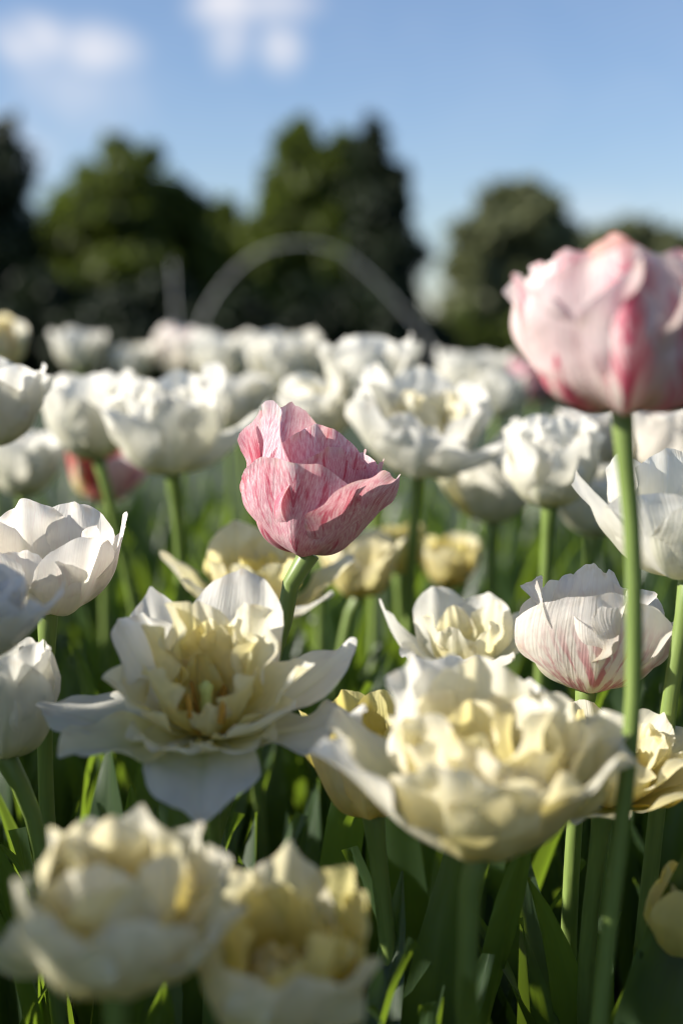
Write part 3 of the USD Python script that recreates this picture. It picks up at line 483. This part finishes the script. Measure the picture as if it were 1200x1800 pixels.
def T_petals(rng):
    return [pt(265, .95, .9, [92, 70, 46, 34, 30], 'white', cup=.9, k=.34, r0=.06, ripple=.04), pt(215, 1.05, .8, [90, 62, 38, 26, 24], 'white', cup=.9, k=.36, r0=.06), pt(310, 1.0, .85, [92, 74, 56, 50, 54], 'white', cup=.8, r0=.06), pt(350, 1.12, .7, [90, 72, 56, 46, 44], 'white', cup=.8, k=.45, r0=.06), pt(40, 1.05, .8, [86, 56, 30, 20, 20], 'white', cup=.8, r0=.06), pt(90, 1.1, .8, [84, 48, 20, 10, 10], 'white', cup=.8, r0=.06), pt(150, 1.15, .8, [84, 48, 18, 8, 6], 'white', cup=.8, r0=.06), pt(185, 1.1, .8, [86, 52, 22, 10, 6], 'white', cup=.85, r0=.06)] + \
        whorl(6, 20, 8, rng, .96, .66, [82, 50, 26, 16, 22], 'white', cup=.9, ripple=.06, r0=.05, thj=9) + whorl(6, 50, 12, rng, .8, .5, [70, 36, 12, 4, 18], 'cream', cup=1.2, ripple=.08, r0=.05, thj=9)
tulip('white_double_tulip', 'large white double tulip right behind the sharp pink tulip, petals spreading to the right', (735, 832), .84, .066, T_petals, 'white', tilt=(.06, -.14), seed=20, foot=(0, .04), res=1.5)
tulip('white_double_tulip', 'blurred white double tulip peeping over the large white double behind the pink one', (655, 735), .98, .066, lambda r: cup_double(r, 'white', openness=6), 'white', tilt=(-.02, -.1), seed=21, res=1.2)
tulip('cream_double_tulip', 'small creamy ruffled tulip showing between the sharp pink tulip and the large white double', (560, 775), .98, .050, lambda r: cup_double(r, 'white', 'cream', 8), 'white', tilt=(0, -.15), seed=22, res=1.0)
tulip('white_tulip', 'white tulip with a golden base, beneath the right side of the large white double', (868, 918), .90, .056, lambda r: [pt(178, 1.1, .55, [88, 60, 36, 26, 22], 'cream', cup=.8, k=.5, r0=.05)] + cup_double(r, 'white', 'white', 4), 'white', tilt=(.03, -.05), seed=23, res=1.2)
W_petals = [pt(240, .88, .95, [88, 50, 12, -4, -8], cup=1.0, k=.42, r0=.05, ripple=.015), pt(318, 1.0, .95, [88, 52, 16, 2, 0], cup=.95, k=.34, r0=.05, ripple=.04), pt(20, 1.04, .8, [88, 50, 14, 2, 4], cup=.9, r0=.05), pt(90, 1.06, .9, [86, 46, 8, -2, 2], cup=.9, r0=.05), pt(150, 1.05, .8, [86, 46, 8, -2, 2], cup=.9, r0=.05), pt(195, 1.02, .8, [86, 48, 12, 2, 6], cup=.9, r0=.05, ripple=.05), pt(280, 1.06, .6, [76, 34, 4, -4, 2], cup=1.1, r0=.03, ripple=.06), pt(340, 1.05, .6, [76, 34, 4, -2, 6], cup=1.1, r0=.03, ripple=.06), pt(220, 1.04, .6, [76, 34, 4, -4, 6], cup=1.1, r0=.03, ripple=.07)]
tulip('white_tulip', 'compact white tulip cup with a smooth front petal, left of the tall striped flower\'s stem', (966, 890), .76, .054, W_petals, 'white', tilt=(0, -.03), seed=24, stem=[(963, 940, .765), (957, 1045, .77), (952, 1150, .775)], res=1.6, stem_r=.0035)
tulip('cream_tulip', 'cream tulip low between the compact white cup and the tall green stem', (1042, 942), .88, .050, lambda r: cup_double(r, 'white', 'cream', 6), 'white', tilt=(.02, -.04), seed=25)
Y_petals = [pt(185, 1.12, .62, [88, 56, 32, 26, 26], cup=.85, k=.55, r0=.05, point=.1), pt(235, 1.0, .9, [90, 58, 30, 22, 20], cup=.9, k=.4, r0=.06), pt(140, 1.05, .8, [84, 48, 16, 8, 8], cup=.85, r0=.05), pt(280, 1.0, .9, [90, 60, 34, 26, 26], cup=.9, r0=.06), pt(90, 1.0, .9, [84, 48, 16, 8, 8], cup=.85, r0=.05), pt(30, 1.0, .9, [84, 50, 20, 10, 10], cup=.85, r0=.05), pt(335, 1.0, .9, [86, 56, 28, 20, 22], cup=.85, r0=.05)]
tulip('white_tulip', 'white tulip with smooth pointed petals cut by the right edge, beside the tall stem', (1212, 1012), .52, .054, Y_petals, 'white', tilt=(-.10, -.05), seed=26, stem=[(1202, 1080, .52), (1182, 1200, .52), (1165, 1330, .52)], res=1.5)
tulip('blush_white_tulip', 'blurred blush white double tulip at the right edge, under the tall striped flower', (1180, 862), .88, .062, lambda r: cup_double(r, 'blush', 'blush', 4), 'blush', tilt=(-.05, -.06), seed=27, res=1.2)
tulip('white_tulip', 'blurred pale tulip between the compact white cup and the tall striped flower', (1040, 830), 1.05, .056, lambda r: cup_double(r, 'blush', 'white', 4), 'white', seed=28)
tulip('yellow_tulip', 'small yellow tulip just right of the sharp pink flower\'s base', (700, 1005), .95, .036, lambda r: cup_double(r, 'yellow', 'yellow', 6), 'yellow', tilt=(-.05, -.1), seed=29)
tulip('yellow_tulip', 'small golden tulip low in the gap below the large white double', (785, 1030), 1.0, .042, lambda r: cup_double(r, 'inner', 'yellow', 10), 'yellow', tilt=(.05, -.1), seed=30)
tulip('cream_tulip', 'cream tulip behind the stem of the sharp pink flower', (632, 1048), .84, .046, lambda r: cup_double(r, 'cream', 'inner', 4), 'cream', tilt=(-.05, -.1), seed=31, stem=[(618, 1070, .84), (600, 1150, .84)])
tulip('yellow_tulip', 'pale yellow tulip cut by the right edge near the bottom', (1212, 1695), .47, .040, lambda r: bud(r, 'yellow') + whorl(4, 20, 8, r, .9, .6, [70, 28, 4, -4, 0], 'yellow', cup=1.0, r0=.03), 'yellow', tilt=(-.05, -.1), seed=32, res=1.4)

# ------------------------------------------------------------------ the far rows of the bed
far = [('white_tulip', 'lone white tulip head far left against the dark hedge', (140, 650), 1.62, .062, 'white', 'white', 12),
       ('cream_tulip', 'dull cream tulip in the far row, left of the mauve one', (238, 668), 1.62, .052, 'white', 'cream', 4),
       ('mauve_tulip', 'pale mauve pink tulip in the far row', (312, 664), 1.62, .072, 'blush', 'rose', 2),
       ('white_tulip', 'white tulip in the far row, right of the mauve one', (398, 680), 1.55, .074, 'white', 'white', 2),
       ('white_double_tulip', 'broad white double tulip in the far row under the arched hoop', (512, 702), 1.42, .086, 'white', 'cream', 8),
       ('cream_tulip', 'creamy white tulip in the far row below the hoop\'s right foot', (826, 722), 1.45, .078, 'white', 'white', 8),
       ('white_tulip', 'white tulip of the far row just right of the creamy one by the hoop', (872, 735), 1.40, .060, 'white', 'white', 2),
       ('cream_tulip', 'warm cream tulip cut by the left edge in the far row', (-22, 668), 1.2, .068, 'cream', 'inner', 4),
       ('cream_tulip', 'cream yellow tulip just behind the collared white cup flower', (424, 756), 1.15, .056, 'white', 'cream', 4),
       ('dusky_pink_tulip', 'dusky pink tulip deep in the shade left of the tall striped flower', (936, 706), 1.9, .070, 'pink', 'pink', 0)]
protos = []
for i, (nm, lb, px, y, S, m, inn, o) in enumerate(far):
    protos.append(tulip(nm, lb, px, y, S * .95, (lambda r, m=m, inn=inn, o=o: cup_double(r, m, inn, o)), m, seed=40 + i, tilt=(random.Random(i).uniform(-.12, .12), -.05), leaves=3))
def dup(src, loc, rotz, label=None, cat=None, group=None, scale=1.0, lean=(0, 0)):
    name = src.GetPrim().GetName()
    if name[-4:-3] == '_' and name[-3:].isdigit(): name = name[:-4]
    x = UsdGeom.Xform.Define(stage, numbered('/World/' + name))
    x.GetPrim().GetReferences().AddInternalReference(src.GetPath())
    x.ClearXformOpOrder()
    x.AddTranslateOp().Set(tuple(map(float, loc))); x.AddRotateXYZOp().Set((lean[0], lean[1], float(rotz))); x.AddScaleOp().Set((scale,) * 3)
    x.GetPrim().SetInstanceable(True)
    tag(x, label, cat, group)
    return x

# the bed goes on to either side of the view
rng = np.random.default_rng(77)
side, tall = [], []
spot = [P(110, 1500, .35), P(170, 1470, .36), P(300, 1470, .37), P(520, 1500, .385), P(250, 1560, .34), P(760, 1200, .42), P(960, 1270, .42), P(400, 1150, .49), P(290, 1120, .48), P(560, 1170, .47), P(330, 1060, .50), P(250, 1180, .47), P(640, 1270, .41), P(850, 1150, .43)]
def lights(x, y, s):
    """Whether a head standing here leaves the gaps through which the sun reaches the near flowers."""
    h = np.array([x, y, .42 * s])
    for q in spot:
        w = h - q; k = w @ sun_dir
        if k > 0 and np.linalg.norm(w - k * sun_dir) < .036: return False
    return True
while len(side) < 140:
    y = rng.uniform(.12, 2.0); lim = .24 * y + .10
    left = rng.random() < .84
    x = -rng.uniform(lim, lim + .85) if left else rng.uniform(lim + .04, lim + .6)
    if all((x - a) ** 2 + (y - b) ** 2 > .055 ** 2 for a, b in side) and lights(x, y, .88): side.append((x, y))
for i in range(13):                                          # the near rows on the left stand tall
    for _ in range(200):
        y = rng.uniform(.12, .50); lim = .24 * y + .075; x = -rng.uniform(lim, lim + .50)
        if all((x - a) ** 2 + (y - b) ** 2 > .05 ** 2 for a, b in tall) and lights(x, y, 1.02):
            tall.append((x, y)); break
for x, y in tall:
    dup(protos[int(rng.integers(0, 7))], (x, y, 0), rng.uniform(0, 360), 'tulip of the same bed standing beside the view', 'tulip', 'tulips of the bed beside the view', scale=rng.uniform(.92, 1.12))
for x, y in side:
    k = int(rng.integers(0, 7)); src = protos[k]
    was = src.GetPrim().GetCustomDataByKey('label')
    dup(src, (x, y, 0), rng.uniform(0, 360), 'tulip of the same bed standing beside the view', 'tulip', 'tulips of the bed beside the view', scale=rng.uniform(.78, .98), lean=rng.uniform(-7, 7, 2).tolist())

# ------------------------------------------------------------------ leaves of the bed
# flowerless shoots near enough to tell one from the next
shoots = []
for v in range(4):
    t = thing('tulip_shoot', 'clump of upright green tulip leaves without a flower, among the stems', 'plant', (0, 0, 0), 'flowerless tulip shoots between the flowers')
    r2 = np.random.default_rng(300 + v)
    for k in range(4):
        V, F, UV = leaf((r2.uniform(-.012, .012), r2.uniform(-.012, .012), 0), k * 95 + r2.uniform(-30, 30), r2.uniform(.20, .30), r2.uniform(.022, .042), (r2.uniform(1, 8), r2.uniform(4, 16), r2.uniform(10, 40)), r2.uniform(.3, .8), r2.uniform(-1.2, 1.2), seed=900 + v * 9 + k, nu=7, nv=18)
        obj('leaf', (V, F), M['leaf'], t, uv=UV)
    shoots.append(t)
spots, shoot_prims = [], []
tries = 0
while len(spots) < 62 and tries < 4000:
    tries += 1
    y = rng.uniform(.40, 1.0); x = rng.uniform(-.24 * y - .05, .24 * y + .05)
    if all((x - a) ** 2 + (y - b) ** 2 > .042 ** 2 for a, b in spots): spots.append((x, y))
for i, (x, y) in enumerate(spots):
    src = shoots[i % 4]
    if i < 4: src.GetOrderedXformOps()[0].Set((x, y, 0.0)); shoot_prims.append(src); continue
    shoot_prims.append(dup(src, (x, y, 0), rng.uniform(0, 360), 'clump of upright green tulip leaves without a flower, among the stems', 'plant', 'flowerless tulip shoots between the flowers', scale=rng.uniform(.75, 1.08)))
near = [((160, 1390), 'green leaf clump rising just below the closed cream bud'), ((420, 1420), 'green leaf clump under the drooping petal of the wide open white flower'),
        ((560, 1480), 'dark leaf clump between the blurred yellow tulip and the small pale yellow one'), ((740, 1600), 'dark leaf clump just left of the ruffled cream flower\'s stem'),
        ((920, 1600), 'dark leaf clump between the ruffled cream flower\'s stem and the tall stem'), ((1160, 1500), 'dark leaf clump right of the tall stem near the bottom'),
        ((680, 1100), 'sunlit leaf clump between the wide open white flower and the pointed white one'), ((250, 1000), 'green leaf clump below the stems of the two white cup flowers')]
free = list(zip(spots, shoot_prims))
for (px, py), text in near:
    best = min(free, key=lambda s: np.linalg.norm(np.array([s[0][0], s[0][1]]) - P(px, py, .5 if py > 1200 else .75)[:2]))
    free.remove(best); tag(best[1], text)
# everything else: leaves too many to count
Vs, Fs, Us, n = [], [], [], 0
for i in range(4600):
    y = rng.uniform(-.4, 2.1); x = rng.uniform(-1.9, 1.9)
    w = .24 * y + .06
    if abs(x) < w and y < .95 and rng.random() < .4: continue
    if x > w + .4 and rng.random() < .7: continue
    L = rng.uniform(.16, .30) if y > .6 else (rng.uniform(.13, .20) if y < .3 else rng.uniform(.14, .25))
    if x < -w: L *= 1.3
    V, F, UV = leaf((x, y, 0), rng.uniform(0, 360), L, rng.uniform(.014, .032), (rng.uniform(1, 12), rng.uniform(5, 20), rng.uniform(10, 50)), rng.uniform(.3, .8), rng.uniform(-1, 1), seed=2000 + i, nu=5, nv=9)
    Vs.append(V); Fs.append(F + n); Us.append(UV); n += len(V)
tag(obj('tulip_foliage', (np.vstack(Vs), np.vstack(Fs)), M['leaf'], uv=np.vstack(Us)), 'dense green tulip leaves filling the bed under the flowers', 'foliage', kind='stuff')

# ------------------------------------------------------------------ hoop and stake behind the bed
M['metal'] = mat('pale_pipe', {'p': ('principled_bsdf', {'base_color': (.66, .66, .63), 'roughness': .5})}, [], 'p.BSDF')
def clean_tube(way, r, n=60):
    from scipy.interpolate import CubicSpline
    way = np.array(way); cl = np.concatenate([[0], np.cumsum(np.linalg.norm(np.diff(way, axis=0), axis=1))])
    return tube(CubicSpline(cl, way)(np.linspace(0, cl[-1], n)), r, 10)
hy = 6.0
hoop = [P(312, 775, hy), P(325, 690, hy), P(342, 600, hy), P(362, 545, hy), P(400, 488, hy), P(458, 442, hy), P(530, 427, hy), P(596, 442, hy), P(652, 484, hy), P(712, 548, hy), P(768, 628, hy), P(800, 700, hy), P(822, 776, hy)]
h = thing('garden_hoop', 'thin pale hoop arching over the far end of the bed before the dark trees', 'hoop', hoop[0])
V, F, UV = clean_tube(hoop, .0029); obj('hoop_pipe', (V - hoop[0], F), M['metal'], h, uv=UV)
for e, w in ((hoop[0], (0, 0)), (hoop[-1], (0, 0))):
    q = np.array([e + [0, 0, .04], e + [0, 0, .0], e + [0, 0, -.06]]); V, F, UV = tube(q - hoop[0], .009, 10); obj('socket', (V, F), M['metal'], h, uv=UV)
s0, s1 = P(322, 790, 5.2), P(303, 470, 5.2)
s = thing('garden_stake', 'thin pale stake standing left of the hoop, faint against the dark hedge', 'stake', s0)
V, F, UV = clean_tube([s0 - [0, 0, .05], s0 * .6 + s1 * .4, s1], .0022, 20); obj('stake_rod', (V - s0, F), M['metal'], s, uv=UV)
V, F, UV = tube(np.array([s1 - [0, 0, .01], s1, s1 + [0, 0, .02]]) - s0, [.003, .0035, .002], 8); obj('stake_cap', (V, F), M['metal'], s, uv=UV)

# ------------------------------------------------------------------ trees and hedge
def foliage_mat(name, c1, c2, tr, transl=.25):
    return mat(name, {'g': ('geometry', {}), 'w': ('white_noise_texture', {'dimensions': '1D'}), 'r': ('rgb_ramp', {'ramp': [(0, c1), (1, c2)]}), 'p': ('principled_bsdf', {'roughness': .55, 'specular_ior_level': .3}),
                      't': ('translucent_bsdf', {'color': tr}), 'm': ('mix_closure', {'fac': transl})},
               [('g.random_per_island', 'r.fac'), ('r.color', 'p.base_color'), ('p.BSDF', 'm.closure1'), ('t.BSDF', 'm.closure2')], 'm.closure')
M['dark'] = foliage_mat('dark_foliage', (.018, .028, .012), (.04, .06, .02), (.03, .05, .01), .15)
M['mid'] = foliage_mat('mid_foliage', (.075, .098, .018), (.15, .185, .035), (.17, .23, .03), .34)
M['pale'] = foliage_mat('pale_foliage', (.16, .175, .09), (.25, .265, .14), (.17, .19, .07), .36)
M['bark'] = mat('bark', {'g': ('geometry', {}), 'n': ('noise_texture', {'scale': 14.0, 'detail': 5.0}), 'r': ('rgb_ramp', {'ramp': [(.3, (.035, .026, .018)), (.7, (.09, .07, .05))]}), 'b': ('bump', {'strength': .8, 'distance': .03}), 'p': ('principled_bsdf', {'roughness': .9})},
                [('g.position', 'n.vector'), ('n.fac', 'r.fac'), ('n.fac', 'b.height'), ('b.normal', 'p.normal'), ('r.color', 'p.base_color')], 'p.BSDF')
def leaves_cloud(lumps, n, size, rng, core=.45):
    """Leaf-sized faces through lumps (centre, radii): most in the outer shell, in clumps with gaps."""
    vol = np.array([np.prod(r) ** (2 / 3) for _, r in lumps]); cnt = rng.multinomial(n, vol / vol.sum())
    pts, nor = [], []
    for (c, r), k in zip(lumps, cnt):
        d = rng.normal(size=(k * 2, 3)); d /= np.linalg.norm(d, axis=1, keepdims=True)
        rad = np.where(rng.random(k * 2) < core, rng.uniform(.2, .8, k * 2), np.minimum(rng.uniform(.72, 1.02, k * 2) + rng.exponential(.09, k * 2), 1.5))
        p = c + d * rad[:, None] * r
        keep = (meshkit.fbm(p * 1.3 / max(np.mean(r), .2) * 1.6, 3, 4) > .42)
        p, d = p[keep][:k], d[keep][:k]
        pts.append(p); nor.append(d)
    p, d = np.vstack(pts), np.vstack(nor)
    ok = p[:, 2] > .02; p, d = p[ok], d[ok]
    nn = d * .7 + rng.normal(size=p.shape) * .7 + [0, 0, .3]; nn /= np.linalg.norm(nn, axis=1, keepdims=True)
    a = np.cross(nn, rng.normal(size=p.shape)); a /= np.linalg.norm(a, axis=1, keepdims=True); b = np.cross(nn, a)
    s = size * rng.uniform(.6, 1.3, (len(p), 1))
    q = np.stack([p - a * s, p - b * s * .45 + nn * s * .1, p + a * s, p + b * s * .45 + nn * s * .1], 1).reshape(-1, 3)
    f = np.arange(len(p) * 4).reshape(-1, 4)
    return q, f
def tree(name, label, px, y, lumps_px, m, n=9000, size=.10, seed=0, cat='tree', group=None, limbs=5):
    """lumps_px: (x, y, rx, ry) of the crown's lumps in pixels, each built as an ellipsoid at the tree's own distance."""
    rng = np.random.default_rng(seed)
    sc = y / FPX
    foot = np.array([P(px, 900, y)[0], y, 0.0])
    t = thing(name, label, cat, foot, group)
    lumps = []
    for (x, yy, rx, ry) in lumps_px:
        lumps.append((P(x, yy, y) + [0, rng.uniform(-.4, .4) * rx * sc, 0] - foot, np.array([rx, rx * .95, ry]) * sc))
    main, lumps = lumps, []
    for c, r in main:                                             # smaller clumps on each lump: an uneven outline with gaps
        lumps.append((c, r * .72))
        for _ in range(9):
            d = rng.normal(size=3); d /= np.linalg.norm(d); lumps.append((c + d * r * rng.uniform(.55, 1.0), r * rng.uniform(.22, .46)))
    zs = max(c[2] for c, r in main)
    r0 = max(.03 * zs, .02)
    way = np.array([[0, 0, -.1], [0, 0, zs * .25], [rng.uniform(-.1, .1) * zs * .3, 0, zs * .6], [main[0][0][0] * .5, 0, zs]])
    V, F, UV = tube(way, r0 * np.array([1.25, .95, .65, .15]), 10); obj('trunk', (V, F), M['bark'], t, uv=UV)
    for c, r in main[:limbs]:
        b = np.array([0, 0, max(.2 * zs, c[2] - r[2] * .9 - .1 * zs)]); e = c + [0, 0, r[2] * .3]
        V, F, UV = tube(np.array([b, b * .5 + e * .5 + [0, 0, -.05 * zs], e]), r0 * np.array([.5, .3, .08]), 6); obj('limb', (V, F), M['bark'], t, uv=UV)
    q, f = leaves_cloud(lumps, n, size, rng)
    tag(obj('crown', (q, f), M[m], t, smooth=False), kind='stuff')
    return t
tree('dark_tree', 'tall dark evergreen tree cut by the left edge', -30, 15.0, [(-60, 330, 110, 120), (-20, 270, 55, 60), (10, 380, 75, 110), (-40, 480, 130, 130), (30, 510, 70, 110), (-60, 600, 130, 90), (20, 610, 70, 60)], 'dark', 12000, .10, 1)
tree('broad_tree', 'broad round green tree at the left with a sunlit top', 215, 17.0, [(225, 330, 75, 75), (150, 370, 80, 70), (290, 370, 75, 70), (110, 430, 60, 80), (210, 440, 130, 90), (335, 440, 55, 90), (220, 540, 160, 90), (120, 560, 80, 80), (330, 560, 80, 80)], 'mid', 18000, .12, 2)
tree('dark_tree', 'lower dark green tree filling the gap between the two big trees', 400, 19.0, [(400, 440, 60, 70), (350, 480, 60, 70), (440, 490, 60, 80), (400, 560, 90, 80)], 'mid', 9000, .13, 3)
tree('tall_tree', 'tall green tree with a sunlit left shoulder behind the hoop', 540, 16.0, [(530, 270, 40, 55), (505, 320, 55, 55), (560, 330, 60, 65), (600, 300, 45, 50), (500, 400, 65, 70), (580, 400, 75, 75), (520, 490, 90, 80), (600, 500, 90, 90), (560, 590, 120, 70)], 'mid', 18000, .11, 4)
tree('dark_conifer', 'narrow dark conifer on the right flank of the tall tree', 668, 14.5, [(660, 245, 26, 45), (655, 310, 45, 60), (680, 330, 35, 60), (670, 390, 62, 70), (680, 460, 66, 70), (680, 540, 75, 80), (675, 610, 85, 60)], 'dark', 14000, .09, 5)
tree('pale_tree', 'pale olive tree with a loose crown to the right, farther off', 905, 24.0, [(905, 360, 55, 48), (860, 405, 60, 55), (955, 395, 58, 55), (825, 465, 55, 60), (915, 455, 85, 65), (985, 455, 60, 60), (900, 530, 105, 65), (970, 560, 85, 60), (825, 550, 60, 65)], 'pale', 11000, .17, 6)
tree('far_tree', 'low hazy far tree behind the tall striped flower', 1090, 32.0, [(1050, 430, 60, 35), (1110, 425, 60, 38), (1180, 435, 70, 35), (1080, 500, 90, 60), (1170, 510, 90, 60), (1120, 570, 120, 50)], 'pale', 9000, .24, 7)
hedge = [(-60, 610, 110, 110, 9.4), (70, 600, 95, 120, 9.6), (190, 606, 95, 110, 9.3), (300, 600, 90, 115, 9.6), (410, 612, 90, 100, 9.3), (520, 606, 95, 108, 9.6), (630, 600, 90, 115, 9.4), (730, 622, 75, 95, 9.6), (830, 640, 80, 80, 9.9), (930, 640, 80, 85, 9.9), (1040, 640, 90, 90, 9.9), (1150, 640, 90, 90, 9.9)]
place = ['cut by the left edge', 'below the tall dark evergreen', 'under the broad round tree\'s left side', 'behind the thin stake', 'at the hoop\'s left foot', 'under the crown of the hoop', 'under the dark conifer', 'at the hoop\'s right foot', 'under the pale olive tree\'s left side', 'in the gap left of the tall striped flower', 'behind the tall striped flower', 'at the right edge']
for i, (x, yy, rx, ry, y) in enumerate(hedge):
    tree('dark_shrub', 'dark leafy shrub of the hedge, ' + place[i], x, y, [(x, yy - ry * .35, rx * .7, ry * .6), (x - rx * .45, yy, rx * .6, ry * .7), (x + rx * .45, yy + 5, rx * .6, ry * .7), (x, yy + ry * .5, rx, ry * .8)], 'dark' if i < 8 or i > 9 else 'mid', 5000, .055, 60 + i, 'shrub', limbs=3)

# the garden's trees to the right of the photographer
for i, (x, y, h) in enumerate([(6.0, -4.5, 7.0), (7.5, -.5, 6.0), (8.5, 4.0, 5.5)]):
    rng = np.random.default_rng(500 + i)
    t = thing('dark_tree', 'dark tree of the garden standing outside the view', 'tree', (x, y, 0), 'garden trees outside the view')
    lumps = [(np.array([rng.uniform(-1, 1), rng.uniform(-1, 1), h * f]), np.array([r, r, h * .2])) for f, r in ((.2, 1.9), (.4, 2.2), (.6, 2.0), (.8, 1.3), (.35, 2.0), (.5, 2.0))]
    V, F, UV = tube(np.array([[0, 0, -.1], [0, 0, h * .4], [.1, 0, h * .9]]), np.array([.2, .14, .03]), 10); obj('trunk', (V, F), M['bark'], t, uv=UV)
    q, f = leaves_cloud(lumps, 9000, .16, rng, core=.3); tag(obj('crown', (q, f), M['dark'], t, smooth=False), kind='stuff')
